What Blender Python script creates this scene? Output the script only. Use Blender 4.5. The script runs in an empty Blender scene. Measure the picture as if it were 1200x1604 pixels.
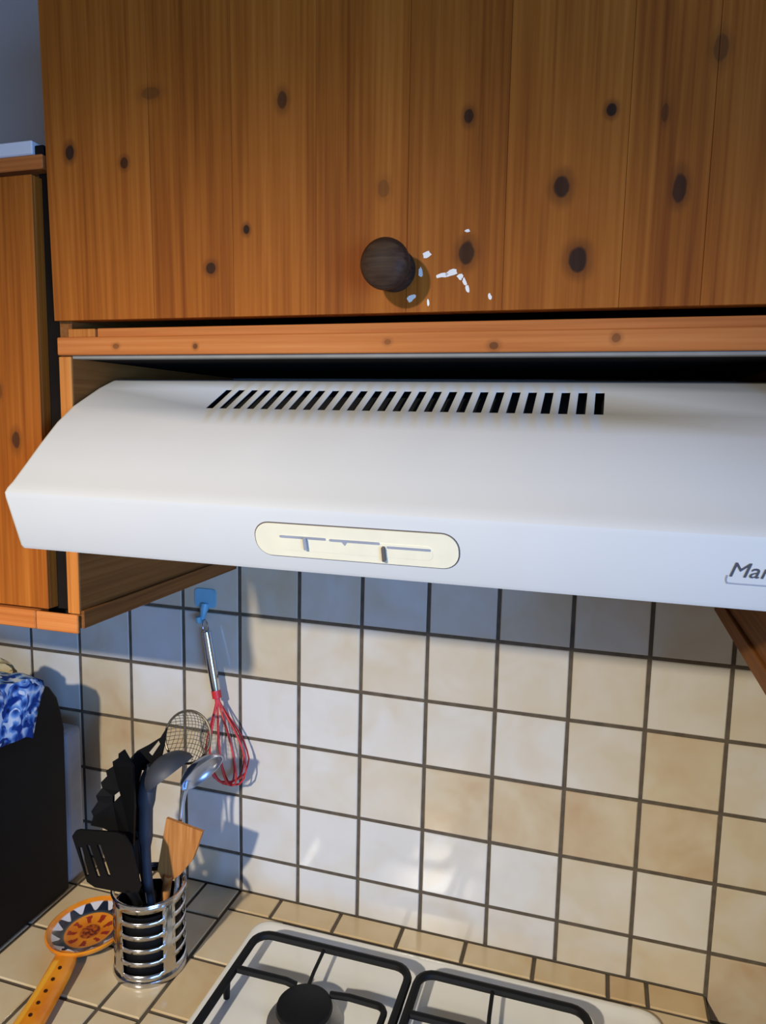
import bpy, bmesh, math, random
from mathutils import Vector, Matrix

scene = bpy.context.scene
C = scene.collection
OZ = 1.362                      # heights below are authored from a tile joint; the floor is at 0
PI = math.pi

# ------------------------------------------------------------------ camera
cam_d = bpy.data.cameras.new('camera')
cam = bpy.data.objects.new('camera', cam_d)
C.objects.link(cam)
cam_d.sensor_fit = 'VERTICAL'
cam_d.sensor_height = 24.0
cam_d.lens = 1130.0 / 1604.0 * 24.0
cam_d.clip_start = 0.02
RIGHT = Vector((0.95696, 0.28934, 0.02001))
DOWN = Vector((0.05568, -0.11567, -0.99173))
FWD = Vector((-0.28463, 0.95017, -0.12681))
m = Matrix.Identity(4)
for r in range(3):
    m[r][0], m[r][1], m[r][2] = RIGHT[r], -DOWN[r], -FWD[r]
m[0][3], m[1][3], m[2][3] = 0.52313, -0.98068, 0.30391 + OZ
cam.matrix_world = m
scene.camera = cam

# ------------------------------------------------------------------ world, lights, exposure
world = bpy.data.worlds.new('world')
scene.world = world
world.use_nodes = True
bg = world.node_tree.nodes['Background']
bg.inputs[0].default_value = (1.0, 0.92, 0.86, 1)
bg.inputs[1].default_value = 0.29


def aim(o, target):
    d = Vector(target) - o.location
    o.rotation_euler = d.to_track_quat('-Z', 'Y').to_euler()


ld = bpy.data.lights.new('ceiling_spot', 'SPOT')
ld.energy = 222
ld.color = (1.0, 0.92, 0.79)
ld.shadow_soft_size = 0.045
ld.spot_size = math.radians(58)
ld.spot_blend = 1.0
lo = bpy.data.objects.new('ceiling_spot', ld)
C.objects.link(lo)
lo.location = (-0.15, -2.20, 0.93 + OZ)
aim(lo, (0.27, 0.0, -0.76 + OZ))

ad = bpy.data.lights.new('window_daylight', 'AREA')
ad.energy = 74
ad.color = (0.18, 0.43, 1.0)
ad.shape = 'RECTANGLE'
ad.size, ad.size_y = 1.2, 1.0
ao = bpy.data.objects.new('window_daylight', ad)
C.objects.link(ao)
ao.location = (2.3, -2.45, 0.10 + OZ)
aim(ao, (-0.1, -0.1, -0.2 + OZ))

scene.view_settings.view_transform = 'Standard'
scene.view_settings.look = 'None'
scene.view_settings.exposure = 0.0
scene.view_settings.gamma = 1.0
scene.view_settings.use_curve_mapping = False


# ------------------------------------------------------------------ materials
def srgb(r, g, b):
    f = lambda c: (c / 255 / 12.92) if c / 255 <= 0.04045 else ((c / 255 + 0.055) / 1.055) ** 2.4
    return (f(r), f(g), f(b), 1)


class NT:
    def __init__(self, name):
        self.mat = bpy.data.materials.new(name)
        self.mat.use_nodes = True
        self.t = self.mat.node_tree
        self.b = self.t.nodes['Principled BSDF']

    def n(self, typ, **kw):
        nd = self.t.nodes.new(typ)
        for k, v in kw.items():
            setattr(nd, k, v)
        return nd

    def l(self, a, b):
        self.t.links.new(a, b)

    def math(self, op, a, b=None, clamp=False):
        nd = self.n('ShaderNodeMath', operation=op, use_clamp=clamp)
        for i, v in enumerate((a, b)):
            if v is None:
                continue
            if isinstance(v, (int, float)):
                nd.inputs[i].default_value = v
            else:
                self.l(v, nd.inputs[i])
        return nd.outputs[0]

    def mix(self, fac, a, b, blend='MIX'):
        nd = self.n('ShaderNodeMix', data_type='RGBA', blend_type=blend)
        for s, v in ((nd.inputs[0], fac), (nd.inputs[6], a), (nd.inputs[7], b)):
            if isinstance(v, (int, float)):
                s.default_value = v
            elif isinstance(v, tuple):
                s.default_value = v
            else:
                self.l(v, s)
        return nd.outputs[2]

    def ramp(self, fac, stops):
        nd = self.n('ShaderNodeValToRGB')
        e = nd.color_ramp.elements
        while len(e) < len(stops):
            e.new(0.5)
        for i, (p, c) in enumerate(stops):
            e[i].position = p
            e[i].color = c
        self.l(fac, nd.inputs[0])
        return nd.outputs[0]

    def smooth(self, v, a, b):
        nd = self.n('ShaderNodeMapRange', interpolation_type='SMOOTHSTEP')
        nd.inputs[1].default_value, nd.inputs[2].default_value = (a, b) if a < b else (b, a)
        nd.inputs[3].default_value, nd.inputs[4].default_value = (0, 1) if a < b else (1, 0)
        self.l(v, nd.inputs[0])
        return nd.outputs[0]

    def noise(self, vec, scale, detail=4, dist=0.0, rough=0.5):
        nd = self.n('ShaderNodeTexNoise')
        nd.inputs['Scale'].default_value = scale
        nd.inputs['Detail'].default_value = detail
        nd.inputs['Roughness'].default_value = rough
        nd.inputs['Distortion'].default_value = dist
        if vec is not None:
            self.l(vec, nd.inputs['Vector'])
        return nd.outputs['Fac']

    def bump(self, h, strength, dist=0.001):
        nd = self.n('ShaderNodeBump')
        nd.inputs['Strength'].default_value = strength
        nd.inputs['Distance'].default_value = dist
        self.l(h, nd.inputs['Height'])
        self.l(nd.outputs[0], self.b.inputs['Normal'])

    def set(self, color=None, rough=0.5, metal=0.0, spec=0.5, coat=0.0):
        if color is not None:
            if isinstance(color, tuple):
                self.b.inputs['Base Color'].default_value = color
            else:
                self.l(color, self.b.inputs['Base Color'])
        self.b.inputs['Roughness'].default_value = rough
        self.b.inputs['Metallic'].default_value = metal
        self.b.inputs['Specular IOR Level'].default_value = spec
        self.b.inputs['Coat Weight'].default_value = coat
        self.b.inputs['Coat Roughness'].default_value = 0.08
        return self.mat


def obj_vec(t, scale=(1, 1, 1), rand=0.0):
    tc = t.n('ShaderNodeTexCoord')
    out = tc.outputs['Object']
    if rand:
        oi = t.n('ShaderNodeObjectInfo')
        cmb = t.n('ShaderNodeCombineXYZ')
        r = t.math('MULTIPLY', oi.outputs['Random'], rand)
        for i in range(3):
            t.l(r, cmb.inputs[i])
        add = t.n('ShaderNodeVectorMath', operation='ADD')
        t.l(out, add.inputs[0])
        t.l(cmb.outputs[0], add.inputs[1])
        out = add.outputs[0]
    mp = t.n('ShaderNodeMapping')
    mp.inputs['Scale'].default_value = scale
    t.l(out, mp.inputs['Vector'])
    return mp.outputs[0]


def plain(name, color, rough=0.5, metal=0.0, var=0.08, scale=40, spec=0.5, coat=0.0, bump=0.0):
    """one colour with a little procedural unevenness"""
    t = NT(name)
    v = obj_vec(t)
    nz = t.noise(v, scale, 3)
    dark = tuple(c * (1 - var) for c in color[:3]) + (1,)
    light = tuple(min(1, c * (1 + var)) for c in color[:3]) + (1,)
    col = t.ramp(nz, [(0.3, dark), (0.7, light)])
    if bump:
        t.bump(nz, bump)
    return t.set(col, rough, metal, spec, coat)


def pine(name, axis, base, dark, light, knots=(), rough=0.55, rand=3.0, tone=0.05):
    """stained pine, grain along axis; knots = (x, z, rx, rz, strength) in the object's own metres"""
    t = NT(name)
    s = {'X': (2.2, 70, 70), 'Y': (70, 2.2, 70), 'Z': (70, 70, 2.2)}[axis]
    s2 = {'X': (5, 260, 260), 'Y': (260, 5, 260), 'Z': (260, 260, 5)}[axis]
    s3 = {'X': (1.5, 14, 14), 'Y': (14, 1.5, 14), 'Z': (14, 14, 1.5)}[axis]
    g1 = t.noise(obj_vec(t, s, rand), 1.0, 5, 0.35, 0.6)
    g2 = t.noise(obj_vec(t, s2, rand), 1.0, 2, 0.1)
    g3 = t.noise(obj_vec(t, s3, rand), 1.0, 2, 0.4)
    f = t.math('ADD', t.math('MULTIPLY', g1, 0.40), t.math('ADD', t.math('MULTIPLY', g2, 0.36), t.math('MULTIPLY', g3, 0.24)))
    col = t.ramp(f, [(0.34, dark), (0.50, base), (0.66, light)])
    oi = t.n('ShaderNodeObjectInfo')
    hsv = t.n('ShaderNodeHueSaturation')
    t.l(col, hsv.inputs['Color'])
    t.l(t.math('ADD', t.math('MULTIPLY', oi.outputs['Random'], 2 * tone), 1 - tone), hsv.inputs['Value'])
    col = hsv.outputs[0]
    if knots:
        tc = t.n('ShaderNodeTexCoord')
        wob = t.noise(obj_vec(t, (1, 1, 1)), 60, 2)
        km = hm = None
        for (x, z, rx, rz, st) in knots:
            sub = t.n('ShaderNodeVectorMath', operation='SUBTRACT')
            t.l(tc.outputs['Object'], sub.inputs[0])
            sub.inputs[1].default_value = (x, 0, z)
            mul = t.n('ShaderNodeVectorMath', operation='MULTIPLY')
            t.l(sub.outputs[0], mul.inputs[0])
            mul.inputs[1].default_value = (1 / rx, 0, 1 / rz)
            ln = t.n('ShaderNodeVectorMath', operation='LENGTH')
            t.l(mul.outputs[0], ln.inputs[0])
            d = t.math('ADD', ln.outputs['Value'], t.math('MULTIPLY', t.math('SUBTRACT', wob, 0.5), 0.7))
            k = t.math('MULTIPLY', t.smooth(d, 0.98, 0.72), st)
            h = t.math('MULTIPLY', t.smooth(d, 1.9, 0.9), st)
            km = k if km is None else t.math('MAXIMUM', km, k)
            hm = h if hm is None else t.math('MAXIMUM', hm, h)
        col = t.mix(t.math('MULTIPLY', hm, 0.55), col, srgb(92, 46, 18))
        col = t.mix(t.math('MULTIPLY', km, 0.92), col, t.ramp(g1, [(0.35, srgb(20, 12, 8)), (0.65, srgb(52, 34, 24))]))
    t.bump(f, 0.25, 0.0006)
    return t.set(col, rough, 0, 0.12, 0.0)


P_B, P_D, P_L = srgb(164, 89, 26), srgb(130, 63, 16), srgb(186, 108, 38)
DOOR_KNOTS = [(0.007, 0.160, .0055, .0085, 1), (0.069, 0.146, .005, .006, .8), (0.235, 0.186, .0055, .009, .75), (0.403, 0.157, .005, .007, .9),
              (0.516, 0.151, .0045, .0055, 1), (0.481, 0.095, .0078, .0105, .95), (0.570, 0.089, .006, .0115, .85), (0.496, 0.038, .009, .0115, 1),
              (0.405, 0.048, .0078, .0105, .9), (0.198, 0.078, .0038, .005, 1), (0.160, 0.045, .006, .006, .9), (0.592, 0.186, .006, .012, .5),
              (0.100, 0.205, .012, .006, .4), (0.330, 0.105, .006, .008, .35), (0.556, 0.145, .003, .008, .5)]
M = {}
M['pine_v'] = pine('stained_pine_upright', 'Z', P_B, P_D, P_L)
M['pine_door'] = pine('stained_pine_door', 'Z', P_B, P_D, P_L, DOOR_KNOTS)
M['pine_left'] = pine('stained_pine_left_door', 'Z', P_B, P_D, P_L, [(-0.077, 0.182, .006, .011, .8), (-0.098, 0.235, .006, .01, .4)])
M['pine_h'] = pine('stained_pine_lengthwise', 'X', srgb(200, 118, 56), srgb(174, 94, 40), srgb(214, 136, 72), [(0.05, 0.372, .004, .003, .5), (0.14, 0.371, .003, .003, .7), (0.43, 0.369, .005, .004, .6), (0.335, 0.373, .004, .003, .4), (0.53, 0.374, .004, .004, .5)])
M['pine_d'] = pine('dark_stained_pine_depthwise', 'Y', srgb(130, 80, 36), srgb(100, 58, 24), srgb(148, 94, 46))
M['pine_edge'] = pine('pine_edge', 'Z', srgb(196, 120, 52), srgb(164, 92, 34), srgb(214, 146, 76))
M['shaded_board'] = plain('board_with_painted_shade', srgb(26, 20, 16), 0.9, var=0.2, scale=25, spec=0.1)  # near-black colour carries the deep shade inside and under the cabinets
M['grey_lip'] = plain('grey_lacquered_edge', srgb(140, 135, 122), 0.6)
M['knob'] = pine('dark_turned_wood', 'X', srgb(62, 44, 32), srgb(38, 26, 20), srgb(84, 62, 44), rough=0.5)
M['chip'] = plain('bare_white_chip', srgb(252, 240, 222), 0.6)
M['plaster'] = plain('grey_painted_plaster', srgb(176, 172, 166), 0.85, var=0.04, scale=8, bump=0.05)
M['added_ceiling'] = plain('brown_added_ceiling', srgb(120, 92, 66), 0.7, var=0.1, scale=5)
M['floor'] = plain('brown_floor', srgb(96, 78, 62), 0.5, var=0.15, scale=6)
M['white_box'] = plain('white_card', srgb(226, 222, 216), 0.5, var=0.02)
M['black'] = plain('black_plastic', srgb(7, 7, 8), 0.6, var=0.2, spec=0.2)
M['black_matt'] = plain('black_nylon', srgb(7, 7, 8), 0.55, var=0.2, spec=0.2)
M['grey_tank'] = plain('smoky_grey_plastic', srgb(120, 126, 136), 0.3, var=0.08)
M['hood'] = plain('white_enamelled_steel', srgb(212, 211, 204), 0.30, var=0.012, scale=14)
M['hood_dark'] = plain('dark_hood_interior', srgb(16, 15, 14), 0.8)
M['cream'] = plain('yellowed_cream_plastic', srgb(236, 227, 196), 0.4, var=0.03, scale=60)
M['slit'] = plain('dark_slit', srgb(92, 84, 80), 0.7)
M['ink'] = plain('grey_print', srgb(74, 76, 84), 0.6)
M['ink_l'] = plain('pale_grey_print', srgb(150, 153, 162), 0.6)
M['hob'] = plain('cream_white_enamel', srgb(226, 222, 210), 0.16, var=0.012, scale=10, coat=0.3)
M['iron'] = plain('black_cast_iron', srgb(9, 9, 9), 0.6, var=0.25, scale=120, spec=0.25)
M['alu'] = plain('grey_burner_metal', srgb(150, 146, 140), 0.4, 0.9)
M['chrome'] = plain('polished_steel', srgb(205, 206, 210), 0.16, 1.0, var=0.04)
M['steel_bright'] = plain('pale_steel', srgb(196, 204, 216), 0.3, 0.9, var=0.06)
M['steel_dark'] = plain('brushed_steel', srgb(150, 156, 166), 0.28, 1.0, var=0.08)
M['wire'] = plain('fine_steel_wire', srgb(120, 112, 96), 0.4, 0.8)
M['grey_nylon'] = plain('dark_grey_nylon', srgb(54, 58, 66), 0.55, var=0.1)
M['wood_tool'] = pine('beech_spatula_wood', 'Z', srgb(186, 124, 66), srgb(158, 98, 48), srgb(206, 148, 92))
M['red'] = plain('red_silicone', srgb(196, 40, 44), 0.4, var=0.1)
M['blue_hook'] = plain('blue_plastic', srgb(120, 180, 205), 0.4, var=0.05)
M['tan'] = plain('beige_cloth', srgb(176, 160, 120), 0.9, var=0.15)


def tile_mat(name, white, tan, edge, rough):
    """glazed tile: the object's colour value (R) sets how tan the tile is"""
    t = NT(name)
    oi = t.n('ShaderNodeObjectInfo')
    sep = t.n('ShaderNodeSeparateColor')
    t.l(oi.outputs['Color'], sep.inputs[0])
    v = obj_vec(t, (1, 1, 1), 9.0)
    n1 = t.noise(v, 13, 2, 0.6)
    n2 = t.noise(v, 70, 3)
    f = t.math('ADD', t.math('MULTIPLY', sep.outputs[0], 0.95), t.math('MULTIPLY', t.math('SUBTRACT', n1, 0.47), 0.85), True)
    f = t.math('ADD', f, t.math('MULTIPLY', t.math('SUBTRACT', n2, 0.5), 0.12), True)
    col = t.ramp(f, [(0.0, white), (0.55, tan), (1.0, edge)])
    t.bump(t.noise(v, 22, 2), 0.12, 0.002)
    return t.set(col, rough, 0, 0.5, 0.0)


M['tile'] = tile_mat('glazed_wall_tile', srgb(206, 203, 196), srgb(194, 180, 153), srgb(176, 144, 106), 0.16)
M['ctile'] = tile_mat('glazed_worktop_tile', srgb(214, 200, 172), srgb(200, 176, 136), srgb(186, 152, 108), 0.2)
M['grout'] = plain('dark_brown_grout', srgb(84, 74, 60), 0.9, var=0.25, scale=60)


# ------------------------------------------------------------------ mesh helpers
def link(name, me, mat=None, parent=None, loc=(0, 0, 0), smooth=False):
    o = bpy.data.objects.new(name, me)
    C.objects.link(o)
    if me is not None and mat is not None and not me.materials:
        me.materials.append(mat)
    if smooth and me is not None:
        for p in me.polygons:
            p.use_smooth = True
        try:
            me.set_sharp_from_angle(angle=math.radians(40))
        except Exception:
            pass
    if parent is not None:
        o.parent = parent
        o.location = loc
    else:
        o.location = (loc[0], loc[1], loc[2] + OZ)
    return o


def tag(o, label=None, cat=None, group=None, kind=None):
    for k, v in (('label', label), ('category', cat), ('group', group), ('kind', kind)):
        if v:
            o[k] = v
    return o


def thing(name, label, cat, loc=(0, 0, 0), group=None):
    return tag(link(name, None, loc=loc), label, cat, group)


def from_bm(name, bm):
    bmesh.ops.recalc_face_normals(bm, faces=bm.faces)
    me = bpy.data.meshes.new(name)
    bm.to_mesh(me)
    bm.free()
    return me


def box_me(name, x0, x1, y0, y1, z0, z1, bev=0.0, seg=1):
    bm = bmesh.new()
    bmesh.ops.create_cube(bm, size=1)
    for v in bm.verts:
        v.co = ((x0 + x1) / 2 + v.co.x * (x1 - x0), (y0 + y1) / 2 + v.co.y * (y1 - y0), (z0 + z1) / 2 + v.co.z * (z1 - z0))
    if bev:
        bmesh.ops.bevel(bm, geom=list(bm.edges), offset=bev, segments=seg, affect='EDGES', profile=0.5)
    return from_bm(name, bm)


def box(name, x0, x1, y0, y1, z0, z1, mat, parent=None, bev=0.0, seg=1, org=(0, 0, 0)):
    """org: the parent's origin, so that coordinates can be given in scene metres"""
    return link(name, box_me(name, x0 - org[0], x1 - org[0], y0 - org[1], y1 - org[1], z0 - org[2], z1 - org[2], bev, seg), mat, parent)


def tube_bm(bm, pts, rad, n=8, closed=False):
    pts = [Vector(p) for p in pts]
    k = len(pts)
    rads = rad if isinstance(rad, (list, tuple)) else [rad] * k
    rings = []
    prev = None
    for i, p in enumerate(pts):
        a = pts[(i - 1) % k] if (closed or i > 0) else p
        b = pts[(i + 1) % k] if (closed or i < k - 1) else p
        d = (b - a).normalized()
        if prev is None:
            up = Vector((0, 0, 1)) if abs(d.z) < 0.9 else Vector((1, 0, 0))
            u = d.cross(up).normalized()
        else:
            u = (prev - d * prev.dot(d)).normalized()
        prev = u
        w = d.cross(u)
        rings.append([bm.verts.new(p + (u * math.cos(2 * PI * j / n) + w * math.sin(2 * PI * j / n)) * rads[i]) for j in range(n)])
    for i in range(k if closed else k - 1):
        A, B = rings[i], rings[(i + 1) % k]
        for j in range(n):
            bm.faces.new((A[j], A[(j + 1) % n], B[(j + 1) % n], B[j]))
    if not closed:
        bm.faces.new(rings[0])
        bm.faces.new(rings[-1])
    return bm


def tube(name, pts, rad, mat, parent=None, n=8, closed=False, org=(0, 0, 0)):
    bm = bmesh.new()
    tube_bm(bm, [Vector(p) - Vector(org) for p in pts], rad, n, closed)
    return link(name, from_bm(name, bm), mat, parent, smooth=True)


def spline(pts, k=6):
    """Catmull-Rom through pts"""
    P = [Vector(p) for p in pts]
    P = [P[0] * 2 - P[1]] + P + [P[-1] * 2 - P[-2]]
    out = []
    for i in range(1, len(P) - 2):
        for j in range(k):
            t = j / k
            a, b, c, d = P[i - 1], P[i], P[i + 1], P[i + 2]
            out.append(0.5 * ((2 * b) + (c - a) * t + (2 * a - 5 * b + 4 * c - d) * t * t + (3 * b - a - 3 * c + d) * t ** 3))
    out.append(P[-2])
    return out


def lathe(name, prof, mat, parent=None, n=32, loc=(0, 0, 0), axis='Z', smooth=True):
    """prof: (radius, height) list; revolved about axis"""
    bm = bmesh.new()
    rings = []
    for r, h in prof:
        ring = []
        for j in range(n):
            a = 2 * PI * j / n
            p = (r * math.cos(a), r * math.sin(a), h)
            if axis == 'Y':
                p = (p[0], -h, p[1])
            ring.append(bm.verts.new(p))
        rings.append(ring)
    for A, B in zip(rings, rings[1:]):
        for j in range(n):
            bm.faces.new((A[j], A[(j + 1) % n], B[(j + 1) % n], B[j]))
    bmesh.ops.remove_doubles(bm, verts=bm.verts, dist=1e-6)
    return link(name, from_bm(name, bm), mat, parent, loc, smooth)


def prism_x(name, prof, x0, x1, mat, parent=None, org=(0, 0, 0), bev=0.0, smooth=False):
    """closed (y, z) outline extruded along x"""
    bm = bmesh.new()
    A = [bm.verts.new((x0 - org[0], y - org[1], z - org[2])) for y, z in prof]
    B = [bm.verts.new((x1 - org[0], y - org[1], z - org[2])) for y, z in prof]
    k = len(prof)
    for i in range(k):
        bm.faces.new((A[i], A[(i + 1) % k], B[(i + 1) % k], B[i]))
    ca, cb = bm.faces.new(A), bm.faces.new(B)
    if bev:
        bmesh.ops.bevel(bm, geom=list(set(list(ca.edges) + list(cb.edges))), offset=bev, segments=3, affect='EDGES', profile=0.5)
    return link(name, from_bm(name, bm), mat, parent, smooth=smooth)


def plate(name, outline, holes, frame, thick, mat, parent=None, bend=None, org=(0, 0, 0), bev=0.0006):
    """flat plate with holes. outline and holes are 2D (u, w) loops; frame = (origin, u axis, w axis); bend(u, w) gives an offset along the normal"""
    o, U, W_ = Vector(frame[0]), Vector(frame[1]).normalized(), Vector(frame[2])
    W_ = (W_ - U * W_.dot(U)).normalized()
    N = U.cross(W_)
    bm = bmesh.new()
    edges = []
    for loop in [outline] + list(holes):
        vs = [bm.verts.new((p[0], p[1], 0)) for p in loop]
        for i in range(len(vs)):
            edges.append(bm.edges.new((vs[i], vs[(i + 1) % len(vs)])))
    bmesh.ops.triangle_fill(bm, edges=edges, use_beauty=True, use_dissolve=False)
    for f in list(bm.faces):
        c = f.calc_center_median()
        for h in holes:
            ins = False
            for i in range(len(h)):
                (xa, ya), (xb, yb) = h[i], h[(i + 1) % len(h)]
                if (ya > c.y) != (yb > c.y) and c.x < (xb - xa) * (c.y - ya) / (yb - ya) + xa:
                    ins = not ins
            if ins:
                bm.faces.remove(f)
                break
    top = list(bm.faces)
    ret = bmesh.ops.extrude_face_region(bm, geom=top)
    ext = [g for g in ret['geom'] if isinstance(g, bmesh.types.BMVert)]
    for v in ext:
        v.co.z = thick
    for v in bm.verts:
        u, w, z = v.co
        v.co = o + U * u + W_ * w + N * (z - thick / 2 + (bend(u, w) if bend else 0)) - Vector(org)
    return link(name, from_bm(name, bm), mat, parent)


_tiles = {}


def tile_me(w, h, d=0.004, ch=0.0012):
    """glazed tile facing -Y, origin in the middle of its back"""
    key = (round(w, 4), round(h, 4), d)
    if key not in _tiles:
        bm = bmesh.new()
        rings = []
        for y, k in ((0, 0), (-(d - ch), 0), (-d, ch)):
            a, b = w / 2 - k, h / 2 - k
            rings.append([bm.verts.new((x, y, z)) for x, z in ((-a, -b), (a, -b), (a, b), (-a, b))])
        for A, B in zip(rings, rings[1:]):
            for i in range(4):
                bm.faces.new((A[i], A[(i + 1) % 4], B[(i + 1) % 4], B[i]))
        bm.faces.new(rings[0])
        bm.faces.new(rings[-1])
        _tiles[key] = from_bm('tile', bm)
    return _tiles[key]


rnd = random.Random(7)

# ------------------------------------------------------------------ the setting: wall, tiles, floor
wall = tag(box('wall_back', -1.6, 2.6, 0.004, 0.12, -OZ, 1.05, M['plaster']), kind='structure')
wall.location = (0, 0, OZ)
box('grout', -1.0, 1.0, 0.0018, 0.0041, -0.9, 0.2, M['grout'], wall)
added_ceiling = tag(box('added_ceiling', -1.6, 2.6, -4.0, 0.12, 1.05, 1.10, M['added_ceiling']), kind='structure')  # out of view, added to hold back ambient light from above
tag(box('added_wall_right', 0.92, 1.02, -0.65, 0.004, -OZ, 1.05, M['plaster']), kind='structure')  # unseen wall stub, added to keep window light off the right-hand tiles
floor = tag(box('floor', -1.6, 2.6, -4.0, 0.12, -OZ - 0.05, -OZ, M['floor']), kind='structure')

TONE = {0: {-5: .1, -4: .1, -3: .2, -2: .15, -1: .2, 0: .5, 1: .28, 2: .3, 3: .35, 4: .28, 5: .42, 6: .22, 7: .45},
        1: {-5: .1, -4: .08, -3: .5, -2: .08, -1: .3, 0: 0, 1: 0, 2: .05, 3: .18, 4: .12, 5: .3, 6: .58, 7: .25},
        2: {-4: .4, -3: .7, -2: .6, -1: .4, 0: .15, 1: .15, 2: .32, 3: .62, 4: .62, 5: .72, 6: .7, 7: .5},
        3: {-4: .3, -3: .3, -2: .2, -1: .05, 0: 0, 1: 0, 2: 0, 3: .08, 4: .08, 5: .32, 6: .22, 7: .48},
        4: {0: .12, 1: 0, 2: .05, 3: .15, 4: .15, 5: .45, 6: .45, 7: .75}}
G = 0.0054
for i in range(-8, 9):
    for j in range(-2, 7):
        z1, z0 = -0.1 * j, -0.1 * (j + 1)
        x0, x1 = 0.1 * i, 0.1 * (i + 1)
        if i < 7:
            z0 = max(z0, -0.462)
        if z1 <= -0.4621 and i < 7:
            continue
        w, h = x1 - x0 - G, z1 - z0 - G
        if z0 == -0.462:
            h, z0 = z1 - z0 - G * 0.6, z0 - G * 0.4
        me = tile_me(w, h)
        o = link('tile', me, M['tile'], wall, ((x0 + x1) / 2, 0.004, (z0 + z1) / 2))
        o.rotation_euler = (rnd.uniform(-.004, .004), rnd.uniform(-.006, .006), rnd.uniform(-.004, .004))
        tn = TONE.get(j, {}).get(i, rnd.uniform(0.05, 0.5))
        o.color = (tn, tn, tn, 1)

# ------------------------------------------------------------------ worktop
wt = thing('tiled_worktop', 'beige tiled kitchen worktop with dark joints below the wall tiles', 'worktop', (0, 0, -0.462))
box('base', -1.0, 0.700, -0.60, 0.0015, -OZ + 0.002, -0.4645, M['grout'], wt, org=(0, 0, -0.462))


def ctile(x0, x1, y0, y1, tone):
    g = 0.0055
    o = link('tile', tile_me(x1 - x0 - g, y1 - y0 - g), M['ctile'], wt, ((x0 + x1) / 2, (y0 + y1) / 2, -0.004))
    o.rotation_euler = (-PI / 2 + rnd.uniform(-.004, .004), rnd.uniform(-.004, .004), rnd.uniform(-.003, .003))
    o.color = (tone, tone, tone, 1)


XR = [0.0, 0.073, 0.175, 0.275, 0.372, 0.472, 0.573, 0.624, 0.700]
for a, b in zip(XR, XR[1:]):
    ctile(a, b, -0.046, 0.001, rnd.uniform(.35, .65))
for y1, y0 in ((-.046, -.154), (-.154, -.254), (-.254, -.354), (-.354, -.454), (-.454, -.554)):
    ctile(0.0, 0.100, y0, y1, rnd.uniform(.35, .65))
    ctile(0.600, 0.700, y0, y1, rnd.uniform(.35, .65))
for x0, x1 in ((-.063, 0.0), (-.160, -.063), (-.260, -.160), (-.360, -.260), (-.460, -.360), (-.560, -.460)):
    for y1, y0 in ((0.001, -.071), (-.071, -.171), (-.171, -.271), (-.271, -.371), (-.371, -.471), (-.471, -.571)):
        ctile(x0, x1, y0, y1, rnd.uniform(.25, .6))

# ------------------------------------------------------------------ cabinet over the hood
hc = thing('hood_cabinet', 'stained pine wall cabinet with round dark knob above the white hood', 'cabinet', (0, 0, 0))
FY = -0.347
for x0, x1, inner, s in ((-0.022, -0.007, -0.007, 1), (0.676, 0.691, 0.676, -1)):
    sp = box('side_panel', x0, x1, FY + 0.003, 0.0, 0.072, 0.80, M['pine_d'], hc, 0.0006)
    box('front_edge', x0, x1, FY, FY + 0.0028, 0.0885, 0.362, M['pine_edge'], sp, 0.0005)
    xa, xb = (inner, inner + 0.004) if s > 0 else (inner - 0.004, inner)
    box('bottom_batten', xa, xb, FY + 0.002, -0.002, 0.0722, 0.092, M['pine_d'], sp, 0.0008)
box('foot_block', -0.0615, -0.0068, FY - 0.004, FY - 0.0002, 0.0675, 0.0880, M['pine_h'], hc, 0.001)
box('bottom_rail', -0.022, 0.691, FY - 0.002, FY + 0.018, 0.3635, 0.3815, M['pine_h'], hc, 0.0010)
box('stop_strip', 0.024, 0.691, FY + 0.003, FY + 0.018, 0.3816, 0.3905, M['pine_h'], hc, 0.0006)
box('stop_block', -0.0095, 0.023, FY + 0.0005, FY + 0.018, 0.3816, 0.3900, M['pine_edge'], hc, 0.0006)
box('lip_strip', -0.0065, 0.6755, FY + 0.002, FY + 0.015, 0.3600, 0.3634, M['grey_lip'], hc, 0.0004)
box('bottom_board', -0.0065, 0.6755, FY + 0.019, -0.001, 0.3605, 0.378, M['shaded_board'], hc)
box('back_board', -0.0065, 0.6755, -0.008, -0.001, 0.379, 0.80, M['shaded_board'], hc)
box('top_board', -0.0065, 0.6755, FY + 0.019, -0.009, 0.784, 0.80, M['pine_h'], hc)
DZ = 0.398
door = box('door', -0.0215, 0.6905, -0.0, 0.0155, 0.0, 0.41, M['pine_door'], hc, 0.0005)
door.location = (0, FY - 0.0005, DZ)
door.rotation_euler = (math.radians(1.3), 0, 0)
SEAMS = [-0.0215, 0.097, 0.184, 0.267, 0.352, 0.436, 0.530, 0.591, 0.6905]
for a, b in zip(SEAMS, SEAMS[1:]):
    ea = 0.00012
    box('plank', a + (ea if a > -.02 else 0), b - (ea if b < .69 else 0), -0.0042, -0.0001, 0.0, 0.41, M['pine_door'], door, 0.00022)
# knob, turned, on the door
lathe('knob', [(0, 0), (0.0175, 0), (0.0185, 0.003), (0.0150, 0.008), (0.0130, 0.014), (0.0140, 0.020), (0.0190, 0.026), (0.0212, 0.032), (0.0208, 0.0365),
               (0.0170, 0.0415), (0.0100, 0.0440), (0, 0.0448)], M['knob'], door, 40, (0.3425, -0.0042, 0.0355), 'Y')
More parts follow.
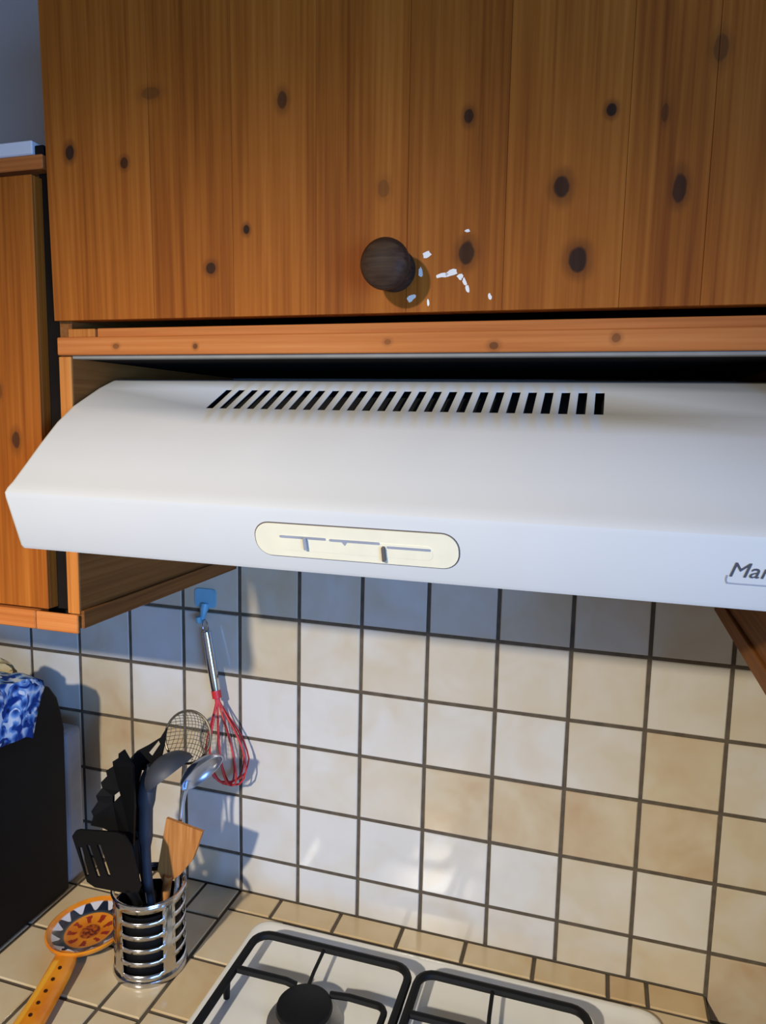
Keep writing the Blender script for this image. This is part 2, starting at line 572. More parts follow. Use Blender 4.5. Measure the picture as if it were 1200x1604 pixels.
# bare chips where the stain has come off
CH = [(0.3699, 0.048, .0030, .0026, 0), (0.3647, 0.033, .0016, .0040, .2), (0.3566, 0.0118, .0036, .0020, .5), (0.3838, 0.0305, .0052, .0018, .1), (0.3915, 0.0320, .0046, .0024, .2),
      (0.3995, 0.0288, .0026, .0020, -.8), (0.4035, 0.0240, .0014, .0030, .3), (0.4062, 0.0185, .0012, .0034, .3), (0.4256, 0.0112, .0012, .0024, .2), (0.4045, 0.066, .0022, .0010, 0),
      (0.3720, 0.008, .0010, .0026, 0)]
for k, (x, z, a, b, rot) in enumerate(CH):
    out = []
    for s in range(11):
        an = 2 * PI * s / 11
        q = rnd.uniform(0.85, 1.45)
        u, w = a * math.cos(an) * q, b * math.sin(an) * q
        out.append((u * math.cos(rot) - w * math.sin(rot), u * math.sin(rot) + w * math.cos(rot)))
    plate('paint_chip', out, [], ((x, -0.0043, z), (1, 0, 0), (0, 0, 1)), 0.0004, M['chip'], door)

# ------------------------------------------------------------------ left wall cabinet
lc = thing('wall_cabinet', 'stained pine wall cabinet at the left edge beside the hood cabinet', 'cabinet', (0, 0, 0))
box('carcass', -0.60, -0.0232, FY + 0.020, -0.001, 0.072, 0.5475, M['shaded_board'], lc)
box('stile', -0.047, -0.0240, FY + 0.010, FY + 0.0198, 0.0895, 0.5475, M['shaded_board'], lc, 0.0005)
box('top_rail', -0.60, -0.0318, FY - 0.002, FY + 0.018, 0.5485, 0.5625, M['pine_h'], lc, 0.001)
box('top_board', -0.60, -0.0318, FY + 0.0185, -0.001, 0.548, 0.5625, M['pine_h'], lc)
box('bottom_rail', -0.60, -0.0625, FY - 0.004, FY + 0.018, 0.0675, 0.0880, M['pine_h'], lc, 0.0012)
ldoor = box('door', -0.46, -0.0435, 0.0, 0.014, 0.0, 0.4510, M['pine_left'], lc, 0.0006)
ldoor.location = (0, FY - 0.001, 0.0920)
LS = [-0.46, -0.345, -0.235, -0.125, -0.0435]
for a, b in zip(LS, LS[1:]):
    box('plank', a + 0.0002, b - 0.0002, -0.0035, -0.0001, 0.0, 0.4510, M['pine_left'], ldoor, 0.0006)

wb = thing('flat_box', 'flat white box with a black end lying on top of the left cabinet', 'box', (-0.17, -0.27, 0.5627))
o_ = (-0.17, -0.27, 0.5627)
box('body', -0.32, -0.0475, -0.345, -0.20, 0.5645, 0.5785, M['white_box'], wb, 0.0012, org=o_)
box('end_cap', -0.0472, -0.0360, -0.342, -0.20, 0.5630, 0.5740, M['black'], wb, 0.001, org=o_)
box('underside', -0.318, -0.0480, -0.343, -0.20, 0.5628, 0.5644, M['black'], wb, org=o_)

# ------------------------------------------------------------------ range hood
hd = thing('range_hood', 'white range hood with curved top, vent slots and cream slider panel', 'range hood', (0, 0, 0))
HX0, HX1 = -0.004, 0.672
TOP = [(-0.012, .343), (-0.150, .343), (-0.276, .3425), (-0.2845, .3405), (-0.3075, .3312), (-0.3485, .3112), (-0.373, .2943), (-0.396, .2742), (-0.418, .2535), (-0.434, .2388), (-0.4405, .2340),
       (-0.4437, .2300), (-0.4430, .2255), (-0.4270, .1785), (-0.4245, .1752), (-0.4205, .1745), (-0.4185, .1765)]
SB = 4                                             # the profile segment that carries the slots
N_SL = 26
sx0, stepx, sw = 0.1545, (0.5195 - 0.1545) / 25, 0.0077
cols = [HX0, HX0 + 0.002]
for k in range(N_SL):
    cols += [sx0 + k * stepx - sw / 2, sx0 + k * stepx + sw / 2]
cols += [HX1 - 0.002, HX1]
bm = bmesh.new()
grid = [[bm.verts.new((x, y, z)) for x in cols] for y, z in TOP]
for a in range(len(TOP) - 1):
    for b in range(len(cols) - 1):
        hole = a == SB and 2 <= b < len(cols) - 3 and (b % 2 == 0)
        if not hole:
            bm.faces.new((grid[a][b], grid[a][b + 1], grid[a + 1][b + 1], grid[a + 1][b]))
me = from_bm('shell', bm)
sh = link('shell', me, M['hood'], hd, smooth=True)
md = sh.modifiers.new('sheet', 'SOLIDIFY')
md.thickness = 0.0012
md.offset = 0.0
SIDE = TOP[:-1] + [(-0.012, .1755)]
for x0, x1 in ((HX0 + 0.0007, HX0 + 0.0020), (HX1 - 0.0020, HX1 - 0.0007)):
    prism_x('side_plate', [(y, z) for y, z in SIDE], x0, x1, M['hood'], hd)
prism_x('motor_box', [(-0.02, .333), (-0.27, .333), (-0.300, .322), (-0.345, .300), (-0.37, .283), (-0.37, .2), (-0.02, .2)], 0.02, 0.65, M['hood_dark'], hd)
box('grease_filter', 0.0, 0.668, -0.41, -0.014, 0.176, 0.182, M['steel_dark'], hd, 0.001)

# everything on the slanted front face: u along x, w up the face
FA, FB = Vector((0, -0.4270, .1785)), Vector((0, -0.4430, .2255))
FU, FW = Vector((1, 0, 0)), (FB - FA).normalized()
FN = FU.cross(FW)
if FN.y > 0:
    FN = -FN


def face_pt(x, z, off=0.0):
    t = (z - FA.z) / (FB.z - FA.z)
    return Vector((x, FA.y + (FB.y - FA.y) * t, z)) + FN * off


def stadium(hw, hh, r, n=8):
    pts = []
    for cx, cy, a0 in ((hw - r, hh - r, 0), (-hw + r, hh - r, PI / 2), (-hw + r, -hh + r, PI), (hw - r, -hh + r, 1.5 * PI)):
        for k in range(n + 1):
            a = a0 + PI / 2 * k / n
            pts.append((cx + r * math.cos(a), cy + r * math.sin(a)))
    return pts


def on_face(name, outline, x, z, off, thick, mat, parent, holes=()):
    return plate(name, outline, list(holes), (face_pt(x, z, off), FU, FW), thick, mat, parent)


pan = on_face('control_panel', stadium(0.0865, 0.0150, 0.0135), 0.3355, 0.2035, 0.0006, 0.0022, M['cream'], hd)
on_face('panel_gap', stadium(0.0875, 0.0160, 0.0145), 0.3355, 0.2035, -0.0002, 0.0022, M['slit'], pan)
for a, b, z in ((0.2715, 0.3125, .2070), (0.3155, 0.3585, .2066), (0.3640, 0.4000, .2040)):
    on_face('slider_track', stadium((b - a) / 2, 0.0010, 0.0009, 3), (a + b) / 2, z, 0.0019, 0.0010, M['ink_l'], pan)
for x, z, hh, mm in ((0.2945, .2025, .0055, 'ink_l'), (0.3615, .1985, .0065, 'slit')):
    on_face('slider_knob', stadium(0.0014, hh, 0.0008, 3), x, z, 0.0030, 0.0034, M[mm], pan)
on_face('recess', stadium(0.0660, 0.0062, 0.005), 0.3355, 0.2010, 0.0017, 0.0006, M['cream'], pan)
on_face('tick_mark', [(-.003, .002), (.003, .002), (0, -.002)], 0.3285, .2045, 0.0020, 0.0006, M['ink_l'], pan)


def lettering(name, txt, size, frame, mat, parent, shear=0.0, thick=0.0004):
    cu = bpy.data.curves.new(name, 'FONT')
    cu.body = txt
    cu.size = size
    cu.shear = shear
    cu.extrude = thick / 2
    cu.offset = 0.0
    cu.resolution_u = 3
    tmp = bpy.data.objects.new(name, cu)
    C.objects.link(tmp)
    bpy.context.view_layer.update()
    me = bpy.data.meshes.new_from_object(tmp.evaluated_get(bpy.context.evaluated_depsgraph_get()))
    bpy.data.objects.remove(tmp)
    o, U, W_, N = frame
    for v in me.vertices:
        x, y, z = v.co
        v.co = o + U * x + W_ * y + N * z
    me.materials.clear()
    return link(name, me, mat, parent)


lettering('logo_lettering', 'Mar', 0.0165, (face_pt(0.6128, 0.2003, 0.0010), FU, FW, FN), M['ink'], hd, 0.25)
ul = [face_pt(0.6125, 0.2010, 0.0007), face_pt(0.6122, 0.1975, 0.0007), face_pt(0.6132, 0.1955, 0.0007), face_pt(0.6160, 0.1950, 0.0007), face_pt(0.650, 0.1950, 0.0007)]
tube('logo_underline', spline(ul, 5), 0.0006, M['ink_l'], hd, 6)

# ------------------------------------------------------------------ gas hob
HB = (0.35, -0.29, -0.462)
hob = thing('gas_hob', 'cream white enamel gas hob with black pan supports set in the worktop', 'hob', HB)
hx0, hx1, hy0, hy1 = 0.062, 0.640, -0.54, -0.058
ow, oh = (hx1 - hx0) / 2, (hy1 - hy0) / 2
mid = ((hx0 + hx1) / 2, (hy0 + hy1) / 2)
bm = bmesh.new()
rings = []
for ins, z in ((0, -0.4618), (0, -0.4575), (0.0012, -0.4555), (0.004, -0.4545), (0.010, -0.4550), (0.018, -0.4575), (0.030, -0.4580)):
    rings.append([bm.verts.new((mid[0] + u - HB[0], mid[1] + w - HB[1], z - HB[2])) for u, w in stadium(ow - ins, oh - ins, max(0.026 - ins * 0.5, 0.006), 6)])
for A, B in zip(rings, rings[1:]):
    k = len(A)
    for i in range(k):
        bm.faces.new((A[i], A[(i + 1) % k], B[(i + 1) % k], B[i]))
bm.faces.new(rings[0])
bm.faces.new(rings[-1])
link('plate', from_bm('plate', bm), M['hob'], hob, smooth=True)


def burner(x, y, r):
    b = lathe('burner', [(0, -.004), (r * 1.35, -.004), (r * 1.40, .000), (r * 1.15, .002), (r * 1.0, .004), (r * 1.0, .014), (0, .014)], M['alu'], hob, 36, (x - HB[0], y - HB[1], -0.4575 - HB[2] + 0.004))
    lathe('burner_cap', [(0, 0), (r * 1.02, 0), (r * 1.06, .003), (r * 1.02, .008), (r * 0.9, .0105), (0, .0115)], M['iron'], b, 36, (0, 0, 0.0142))


for x, y, r in ((0.203, -0.215, .034), (0.437, -0.215, .034), (0.203, -0.415, .026), (0.437, -0.415, .034)):
    burner(x, y, r)


def grate(x0, x1, y0, y1, flip):
    z = -0.431
    g = None
    out = [(x + (x0 + x1) / 2, y + (y0 + y1) / 2, z) for x, y in stadium((x1 - x0) / 2, (y1 - y0) / 2, 0.022, 5)]
    g = tube('pan_support', out, 0.0057, M['iron'], hob, 8, True, HB)
    cx = (x0 + x1) / 2
    for cy in ((y1 - 0.100), (y1 - 0.300)):
        # a bar along x on both sides of the burner, plus short prongs along y
        yb = cy + 0.028
        tube('cross_bar', [(x0, yb, z), (cx - 0.038, yb, z + .001), (cx - 0.024, yb, z - .002)], 0.0048, M['iron'], g, 8, False, HB)
        tube('cross_bar', [(cx + 0.024, yb, z - .002), (cx + 0.05, yb, z + .001)] + [(x1 - 0.026 + 0.012 * math.sin(a), yb - 0.012 + 0.012 * math.cos(a), z) for a in (0, .4, .8, 1.2, 1.57)] + [(x1 - 0.014, cy - 0.02, z), (x1 - 0.014, cy - 0.060, z)],
             0.0044, M['iron'], g, 8, False, HB)
        tube('prong', [(cx - 0.012, cy + 0.100 if cy > y1 - .2 else cy + 0.09, z), (cx - 0.010, cy + 0.055, z), (cx - 0.008, cy + 0.030, z - .001)], 0.0026, M['iron'], g, 8, False, HB)
    for fx, fy in ((x0, y1 - 0.095), (x1, y1 - 0.095), (x0, y0 + 0.095), (x1, y0 + 0.095)):
        tube('foot', [(fx, fy, z), (fx, fy, -0.4555)], [0.0055, 0.0042], M['iron'], g, 8, False, HB)
    bpy.context.view_layer.update()


grate(0.091, 0.317, -0.500, -0.116, False)
grate(0.330, 0.548, -0.500, -0.116, True)

# ------------------------------------------------------------------ black appliance, cloth
AP = (-0.36, -0.21, -0.462)
ap = thing('coffee_machine', 'black countertop appliance with smoky grey rear tank at the left edge', 'appliance', AP)
PRF = [(-0.089, -.458), (-0.089, -.185), (-0.091, -.160), (-0.099, -.132), (-0.114, -.110), (-0.138, -.095), (-0.170, -.088), (-0.300, -.085), (-0.330, -.090), (-0.342, -.105), (-0.345, -.458)]
prism_x('housing', PRF, -0.462, -0.260, M['black'], ap, AP, 0.004, True)
box('water_tank', -0.450, -0.262, -0.0880, -0.044, -0.455, -0.198, M['grey_tank'], ap, 0.010, 4, AP)
for x in (-0.44, -0.285):
    for y in (-0.33, -0.11):
        lathe('foot', [(0, 0), (0.008, 0), (0.009, .0045), (0, .0045)], M['black_matt'], ap, 16, (x - AP[0], y - AP[1], 0))

# a printed cloth laid over the machine, hanging down its side
t = NT('blue_printed_cloth')
v = obj_vec(t)
n1 = t.noise(v, 46, 1, 1.2)
vo = t.n('ShaderNodeTexVoronoi')
vo.inputs['Scale'].default_value = 62
t.l(v, vo.inputs['Vector'])
cf = t.ramp(vo.outputs['Distance'], [(0.16, srgb(28, 40, 96)), (0.30, srgb(60, 104, 178)), (0.52, srgb(128, 172, 226)), (0.70, srgb(226, 232, 242))])
cf = t.mix(t.smooth(n1, 0.52, 0.62), cf, srgb(28, 62, 140))
cf = t.mix(t.smooth(n1, 0.40, 0.34), cf, srgb(232, 236, 244))
M['cloth'] = t.set(cf, 0.9, 0, 0.2)
bm = bmesh.new()
NU, NV = 30, 22
gr = []
ycs = [-0.335 + 0.208 * i / NU for i in range(NU + 1)]


def top_z(y):
    pr = PRF[1:-1]
    for (ya, za), (yb, zb) in zip(pr, pr[1:]):
        if yb <= y <= ya:
            return za + (zb - za) * (ya - y) / (ya - yb)
    return pr[0][1]


for i, y in enumerate(ycs):
    row = []
    for k in range(NV + 1):
        s = k / NV
        drop = 0.080 + 0.0015 * math.sin(i * 0.6)
        L = 0.150 + drop
        d = s * L
        hz = top_z(y) + 0.0035
        if d < 0.150:
            x, z = -0.408 + d, hz + 0.0018 * (1 + math.sin(i * .9 + k * .7)) + 0.002 * (1 + math.sin(k * 1.1 - i * .4))
        else:
            e = d - 0.150
            x, z = -0.2575 + 0.0015 * math.sin(i * .8) + 0.0012 * math.sin(e * 60 + i * .5), hz - e * 0.95
        # hem drawn in towards the back of the machine
        yy = y - 0.030 * max(0, (d - 0.150)) / 0.08 * (1 if y > -0.2 else 0.3)
        row.append(bm.verts.new((x, yy, z)))
    gr.append(row)
for A, B in zip(gr, gr[1:]):
    for k in range(NV):
        bm.faces.new((A[k], A[k + 1], B[k + 1], B[k]))
CL = Vector((-0.33, -0.23, -0.085))
for vv in bm.verts:
    vv.co -= CL
cloth = link('kitchen_cloth', from_bm('kitchen_cloth', bm), M['cloth'], None, tuple(CL), True)
md = cloth.modifiers.new('thickness', 'SOLIDIFY')
md.thickness = 0.0018
md.offset = 1
tag(cloth, 'blue and white printed cloth draped over the black appliance', 'cloth')

# a crumpled beige cloth behind it
bm = bmesh.new()
bmesh.ops.create_icosphere(bm, subdivisions=3, radius=1)
for vv in bm.verts:
    k = 1 + 0.16 * math.sin(5 * vv.co.x + 3 * vv.co.z) + 0.12 * math.sin(7 * vv.co.y - 4 * vv.co.x)
    vv.co = Vector((vv.co.x * 0.034 * k, vv.co.y * 0.016 * k, max(-0.010, vv.co.z * 0.016 * k)))
bc = link('beige_cloth', from_bm('beige_cloth', bm), M['tan'], None, (-0.352, -0.1230, -0.0890), True)
tag(bc, 'small crumpled beige cloth at the left edge behind the blue printed cloth', 'cloth')

# ------------------------------------------------------------------ utensil holder (slotted steel cylinder)
HO = Vector((-0.045, -0.181, -0.462))
uh = thing('utensil_holder', 'slotted polished steel cylinder full of cooking utensils on the worktop', 'utensil holder', tuple(HO))
R_, HH = 0.0485, 0.118
NA = 48
zs = [0.004]
for k in range(5):
    zs += [0.018 + k * 0.0192, 0.018 + k * 0.0192 + 0.0125]
zs += [HH]
bm = bmesh.new()
gr = [[bm.verts.new((R_ * math.cos(2 * PI * a / NA), R_ * math.sin(2 * PI * a / NA), z)) for a in range(NA)] for z in zs]
for zi in range(len(zs) - 1):
    for a in range(NA):
        if zi % 2 == 1 and (a % 12) not in (0, 1, 2):
            continue
        bm.faces.new((gr[zi][a], gr[zi][(a + 1) % NA], gr[zi + 1][(a + 1) % NA], gr[zi + 1][a]))
wallm = link('slotted_wall', from_bm('slotted_wall', bm), M['chrome'], uh, smooth=True)
wallm.rotation_euler = (0, 0, math.radians(-35))
md = wallm.modifiers.new('sheet', 'SOLIDIFY')
md.thickness = 0.0012
lathe('base', [(0, 0.0), (R_ + .001, 0.0), (R_ + .002, .003), (R_ + .001, .007), (R_ - .002, .007), (R_ - .003, .003), (0, .003)], M['chrome'], uh, 48)
tube('rim', [(R_ * math.cos(2 * PI * a / 40), R_ * math.sin(2 * PI * a / 40), HH) for a in range(40)], 0.0022, M['chrome'], uh, 8, True)
lathe('liner', [(R_ - .006, .008), (R_ - .006, HH - .02), (R_ - .0065, HH - .02), (R_ - .0065, .008)], M['black_matt'], uh, 40)


def flat_tool(name, label, cat, outline, holes, y, tilt, thick, mat, handle, hrad, hmat=None, part='blade', bend=None):
    """blade from a world (x, z) outline standing at depth y, tilted back about its lower end; handle = world points down into the holder"""
    zlow = min(z for x, z in outline)
    xm = sum(x for x, z in outline) / len(outline)
    org = Vector(handle[-1])
    th = tag(link(name, None, loc=tuple(org)), label, cat, 'utensils in the steel holder')
    f = lambda L: [(x - xm, z - zlow) for x, z in L]
    W_ = Vector((0, tilt, 1))
    plate(part, f(outline), [f(h) for h in holes], ((xm, y, zlow), (1, 0, 0), W_), thick, mat, th, bend, tuple(org))
    tube('handle', spline(handle, 4), hrad, hmat or mat, th, 10, False, org)
    return th


# black slotted turner hanging out at the front
ol = [(-.1294, -.2600), (-.1230, -.2510), (-.1160, -.2480), (-.0560, -.2400), (-.0470, -.2420), (-.0370, -.2560), (-.0258, -.3130), (-.0290, -.3210), (-.0478, -.3275), (-.0983, -.3300), (-.1104, -.3246)]
hs = []
for a, b in (((-.1175, -.2740), (-.1090, -.3154)), ((-.1045, -.2680), (-.0905, -.3133)), ((-.0875, -.2640), (-.0740, -.3077))):
    w = 0.0030
    hs.append([(a[0] - w, a[1]), (a[0] + w, a[1]), (b[0] + w, b[1]), (b[0] - w, b[1])])
flat_tool('slotted_turner', 'black slotted turner with three slits leaning out at the front left', 'turner', ol, hs, -0.225, -0.05, 0.003, M['black_matt'],
          [(-0.046, -.2240, -.322), (-0.043, -.2130, -.345), (-0.040, -.205, -.385), (-0.036, -.19, -.4555)], [0.006] * 13)

# black pointed spatula with an eye
ol = [(-.0332, -.1257), (-.0416, -.1398), (-.0600, -.1530), (-.0780, -.1640), (-.0900, -.1780), (-.0943, -.1950), (-.0960, -.2412), (-.0865, -.2774), (-.0710, -.2840), (-.0564, -.2431), (-.0427, -.1844), (-.0358, -.1509)]
hs = [[(-.0447, -.1445), (-.0418, -.1491), (-.0545, -.1690), (-.0605, -.1650)], [(-.0700, -.1900), (-.0660, -.1900), (-.0690, -.2080), (-.0730, -.2080)]]
flat_tool('pointed_spatula', 'black pointed spatula with an eye near its tip, tallest black utensil', 'spatula', ol, hs, -0.168, 0.12, 0.003, M['black_matt'],
          [(-0.073, -.169, -.275), (-0.062, -.172, -.320), (-0.050, -.176, -.37), (-0.036, -.176, -.4555)], 0.006)

# black pasta server with teeth along the left edge
sv = [(-.0751, -.1480), (-.0840, -.1550), (-.0840, -.1610), (-.0940, -.1680), (-.0930, -.1745), (-.1035, -.1820), (-.1020, -.1895), (-.1105, -.1990), (-.1085, -.2065), (-.1165, -.2180), (-.1140, -.2260), (-.1220, -.2400), (-.1195, -.2470), (-.1225, -.2600), (-.1077, -.2640),
      (-.0818, -.2720), (-.0617, -.2820), (-.0470, -.2700), (-.0430, -.2125), (-.0500, -.1620)]
flat_tool('pasta_server', 'black pasta server with a toothed left edge beside the pointed spatula', 'pasta server', sv, [[(-.0930, -.2170), (-.0820, -.2080), (-.0800, -.2130), (-.0930, -.2270)]], -0.192, 0.05, 0.004, M['black_matt'],
          [(-0.060, -.193, -.272), (-0.058, -.195, -.320), (-0.056, -.196, -.37), (-0.052, -.190, -.4555)], 0.0065, part='head', bend=lambda u, w: 9.0 * u * u)

# wooden spatula
ol = [(-.0374, -.2619), (.0206, -.2710), (.0130, -.2950), (.0059, -.3142), (-.0131, -.3400), (-.0250, -.3500), (-.0420, -.3560), (-.0500, -.3400), (-.0480, -.3264)]
flat_tool('wooden_spatula', 'wooden spatula with a square end behind the black handles', 'spatula', ol, [], -0.152, 0.06, 0.005, M['wood_tool'],
          [(-0.032, -.154, -.345), (-0.036, -.158, -.38), (-0.042, -.165, -.4555)], 0.0065)


def bowl_tool(name, label, cat, centre, axis, r, depth, mat, handle, hrad, hmat=None, squash=0.8):
    """open shallow bowl whose mouth faces along axis, with a handle into the holder"""
    org = Vector(handle[-1])
    th = tag(link(name, None, loc=tuple(org)), label, cat, 'utensils in the steel holder')
    prof = []
    for k in range(8):
        a = PI / 2 * k / 7
        prof.append((r * math.sin(a), -depth * math.cos(a)))
    prof += [(r * 0.955 * math.sin(PI / 2 * k / 7), -depth * 0.93 * math.cos(PI / 2 * k / 7)) for k in range(7, -1, -1)]
    b = lathe('bowl', prof, mat, th, 28)
    b.location = Vector(centre) - org
    b.rotation_euler = Vector(axis).to_track_quat('Z', 'Y').to_euler()
    tube('handle', spline(handle, 5), hrad, hmat or mat, th, 10, False, org)
    return th


bowl_tool('soup_ladle', 'dark grey ladle with its rounded back turned up', 'ladle', (-0.022, -0.160, -0.188), (0.60, 0.0, -0.72), 0.037, 0.028, M['grey_nylon'],
          [(-0.042, -.164, -.180), (-0.050, -.172, -.205), (-0.052, -.176, -.262), (-0.0485, -.178, -.345), (-0.030, -.178, -.4555)], [0.013] * 4 + [0.012] * 4 + [0.0095] * 4 + [0.0065] * 9)
bowl_tool('steel_ladle', 'polished steel ladle below the wire sieve', 'ladle', (0.003, -0.118, -0.203), (0.75, -0.25, -0.55), 0.035, 0.018, M['steel_bright'],
          [(-0.018, -.122, -.216), (-0.024, -.130, -.255), (-0.021, -.148, -.345), (-0.024, -.165, -.4555)], 0.0035)

# wire sieve
SO = Vector((-0.018, -.150, -.4555))
sv_ = tag(link('wire_sieve', None, loc=tuple(SO)), 'round fine wire sieve standing highest at the back of the holder', 'sieve', 'utensils in the steel holder')
sc_ = Vector((-0.0365, -0.092, -0.1655))
sr = 0.0375
tube('hoop', [sc_ + Vector((sr * math.cos(2 * PI * a / 32), 0.3 * sr * math.sin(2 * PI * a / 32), sr * math.sin(2 * PI * a / 32) * .95)) for a in range(32)], 0.0019, M['wire'], sv_, 8, True, SO)
bm = bmesh.new()
for k in range(-6, 7):
    c = k / 7
    h = math.sqrt(1 - c * c)
    for vert in (0, 1):
        pts = []
        for s in range(7):
            d = (s / 6 * 2 - 1) * h
            u, w = (c, d) if vert else (d, c)
            dep = 0.55 * (1 - u * u - w * w) * sr
            pts.append(sc_ + Vector((sr * u, 0.3 * sr * w + dep, sr * w * .95)) - SO)
        tube_bm(bm, pts, 0.00045, 4)
mesh_o = link('wire_mesh', from_bm('wire_mesh', bm), M['wire'], sv_)
mesh_o['kind'] = 'stuff'
tube('handle', [sc_ + Vector((0, -0.3 * sr, -sr * .95)), (-0.0320, -.120, -.26), (-0.026, -.144, -.345), tuple(SO)], 0.0022, M['steel_dark'], sv_, 8, False, SO)

# ------------------------------------------------------------------ ceramic spoon rest
SR = Vector((-0.1600, -0.165, -0.462))
t = NT('painted_orange_ceramic')
tc = t.n('ShaderNodeTexCoord')
sep = t.n('ShaderNodeSeparateXYZ')
t.l(tc.outputs['Object'], sep.inputs[0])
x, y = sep.outputs[0], sep.outputs[1]
rr = t.math('SQRT', t.math('ADD', t.math('MULTIPLY', x, x), t.math('MULTIPLY', t.math('MULTIPLY', y, y), 0.78)))
an = t.math('ARCTAN2', y, x)
nz = t.noise(obj_vec(t), 170, 2, 0.5)
base = t.ramp(t.noise(obj_vec(t), 30, 3), [(0.35, srgb(206, 112, 22)), (0.65, srgb(226, 142, 36))])
scal = t.math('SINE', t.math('MULTIPLY', an, 13))
band = t.math('MULTIPLY', t.smooth(rr, 0.0325, 0.0345), t.smooth(rr, 0.0500, 0.0480))
bandc = t.mix(t.smooth(t.math('ADD', scal, t.math('MULTIPLY', t.math('SUBTRACT', rr, 0.0435), 160)), 0.0, 0.3), srgb(30, 36, 52), srgb(206, 204, 210))
bandc = t.mix(t.smooth(rr, 0.0375, 0.0360), bandc, srgb(52, 62, 66))
col = t.mix(band, base, bandc)
petal = t.math('MULTIPLY', t.smooth(rr, 0.0310, 0.0290), t.smooth(t.math('ADD', t.math('SINE', t.math('MULTIPLY', an, 9)), t.math('MULTIPLY', t.math('SUBTRACT', nz, 0.5), 3)), 0.2, 0.5))
col = t.mix(t.math('MULTIPLY', petal, t.smooth(rr, 0.016, 0.019)), col, srgb(150, 46, 24))
col = t.mix(t.smooth(rr, 0.0150, 0.0120), col, t.ramp(nz, [(0.42, srgb(104, 40, 26)), (0.60, srgb(186, 92, 30))]))
# a row of painted dots down the handle
dx = t.math('ADD', x, t.math('MULTIPLY', t.math('ADD', y, 0.06), 0.245))
dy = t.math('SUBTRACT', t.math('FRACT', t.math('MULTIPLY', y, 55)), 0.5)
dd = t.math('SQRT', t.math('ADD', t.math('POWER', t.math('MULTIPLY', t.math('SUBTRACT', dx, 0.012), 55), 2), t.math('MULTIPLY', dy, dy)))
onh = t.smooth(y, -0.070, -0.075)
col = t.mix(t.math('MULTIPLY', onh, t.smooth(dd, 0.20, 0.13)), col, srgb(64, 36, 22))
stripe = t.math('MULTIPLY', onh, t.smooth(t.math('ABSOLUTE', dx), 0.006, 0.003))
col = t.mix(t.math('MULTIPLY', stripe, 0.7), col, srgb(240, 182, 62))
M['ceramic'] = t.set(col, 0.22, 0, 0.5, 0.4)
bm = bmesh.new()
NS = 44
prof = [(0.0, .0075), (0.35, .0080), (0.70, .0120), (0.90, .0190), (0.96, .0215), (1.0, .0200), (0.97, .0150), (0.75, .0050), (0.45, .0005), (0.0, .0)]


def spoon_r(a, f):
    # oval bowl
    return Vector((0.0575 * f * math.cos(a), 0.0645 * f * math.sin(a), 0))


rings = []
for f, z in prof:
    rings.append([bm.verts.new(spoon_r(2 * PI * k / NS, max(f, 1e-4)) + Vector((0, 0, z))) for k in range(NS)])
for A, B in zip(rings, rings[1:]):
    for k in range(NS):
        bm.faces.new((A[k], A[(k + 1) % NS], B[(k + 1) % NS], B[k]))
bmesh.ops.remove_doubles(bm, verts=bm.verts, dist=2e-5)
spr = thing('spoon_rest', 'orange painted ceramic spoon rest lying in front of the steel holder', 'spoon rest', tuple(SR))
link('bowl', from_bm('bowl', bm), M['ceramic'], spr, smooth=True)
bm = bmesh.new()
secs = [(0.006, -0.052, 0.0150, 0.0140, 0.006), (0.011, -0.066, 0.0185, 0.0130, 0.0065), (0.017, -0.085, 0.0195, 0.0110, 0.0065), (0.026, -0.115, 0.0195, 0.0095, 0.006), (0.036, -0.150, 0.0205, 0.0085, 0.006),
        (0.046, -0.190, 0.0215, 0.0080, 0.006), (0.054, -0.225, 0.0190, 0.0075, 0.005), (0.058, -0.240, 0.0080, 0.0070, 0.003)]
rings = []
for cx, cy, hw, zc, hz in secs:
    rings.append([bm.verts.new((cx + hw * math.cos(2 * PI * k / 14), cy, zc + hz * math.sin(2 * PI * k / 14))) for k in range(14)])
for A, B in zip(rings, rings[1:]):
    for k in range(14):
        bm.faces.new((A[k], A[(k + 1) % 14], B[(k + 1) % 14], B[k]))
bm.faces.new(rings[0])
bm.faces.new(rings[-1])
link('handle', from_bm('handle', bm), M['ceramic'], spr, smooth=True)

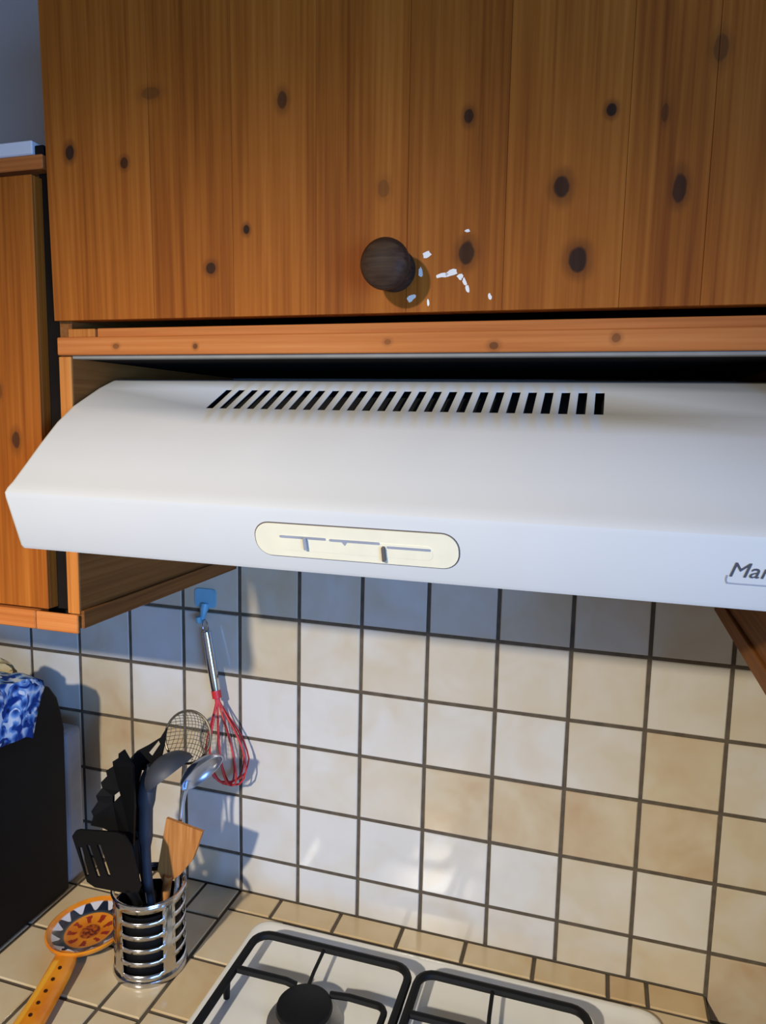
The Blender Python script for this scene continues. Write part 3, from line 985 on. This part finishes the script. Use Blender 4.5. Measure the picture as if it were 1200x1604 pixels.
# ------------------------------------------------------------------ wall hook and whisk
hk = thing('wall_hook', 'light blue plastic adhesive hook stuck to the wall tiles', 'hook', (-0.058, 0.0, 0.010))
ho = Vector((-0.058, 0.0, 0.010))
plate('backplate', stadium(0.0180, 0.0150, 0.006, 5), [], ((-0.058, -0.0015, 0.021), (1, 0, 0), (0, 0, 1)), 0.0030, M['blue_hook'], hk, None, tuple(ho))
tube('peg', spline([(-0.058, -.003, 0.012), (-0.0585, -.007, 0.000), (-0.0590, -.0125, -.011), (-0.0590, -.020, -.012), (-0.0590, -.022, -.004)], 4), [0.0066] * 4 + [0.0052] * 5 + [0.004] * 8, M['blue_hook'], hk, 10, False, ho)

WT = Vector((-0.0500, -0.0165, -0.0185))
WB = Vector((0.0010, -0.0300, -0.2660))
ax_ = (WB - WT).normalized()
side = Vector((1, 0, 0)) - ax_ * ax_.x
side.normalize()
nrm = ax_.cross(side)
wk = thing('balloon_whisk', 'balloon whisk with red wires and steel handle hanging from the blue hook', 'whisk', tuple(WT))
LH = 0.1080
tube('handle', [WT + ax_ * s for s in (0.008, 0.010, 0.020, 0.060, 0.096, LH - .002, LH)], [0.004, 0.0064, 0.0070, 0.0076, 0.0072, 0.0066, 0.004], M['chrome'], wk, 16, False, WT)
tube('hanging_loop', [WT + ax_ * (0.006 - 0.010 * math.cos(a)) * 1.0 + nrm * 0.0075 * math.sin(a) - ax_ * 0.004 for a in [2 * PI * k / 18 for k in range(18)]], 0.0011, M['chrome'], wk, 8, True, WT)
tube('collar', [WT + ax_ * s for s in (LH - .006, LH + .006)], 0.0074, M['red'], wk, 16, False, WT)
LT = (WB - WT).length
for k in range(5):
    a = PI * k / 5 + 0.2
    e = side * math.cos(a) + nrm * math.sin(a) * 0.72
    pts = []
    for s in range(25):
        u = s / 24 * 2 - 1
        au = abs(u)
        # from the collar out to the belly and round the bottom
        tt = 1 - au
        wdt = 0.0345 * math.sin(min(1, tt * 1.55 + 0.0) * PI / 2) ** 1.5 if tt < 0.645 else 0.0345 * math.cos((tt - 0.645) / 0.355 * PI / 2) ** 0.75
        ln = LH + (LT - LH) * (min(1, tt / 0.645) * 0.72 if tt < 0.645 else 0.72 + 0.28 * math.sin((tt - 0.645) / 0.355 * PI / 2))
        wdt = max(wdt, 0.003 if tt < .5 else 0)
        pts.append(WT + ax_ * (ln - 0.0015 * k * (tt > .7)) + e * (wdt if u < 0 else -wdt))
    tube('whisk_wire', pts, 0.0014, M['red'], wk, 6, False, WT)

bpy.context.view_layer.update()
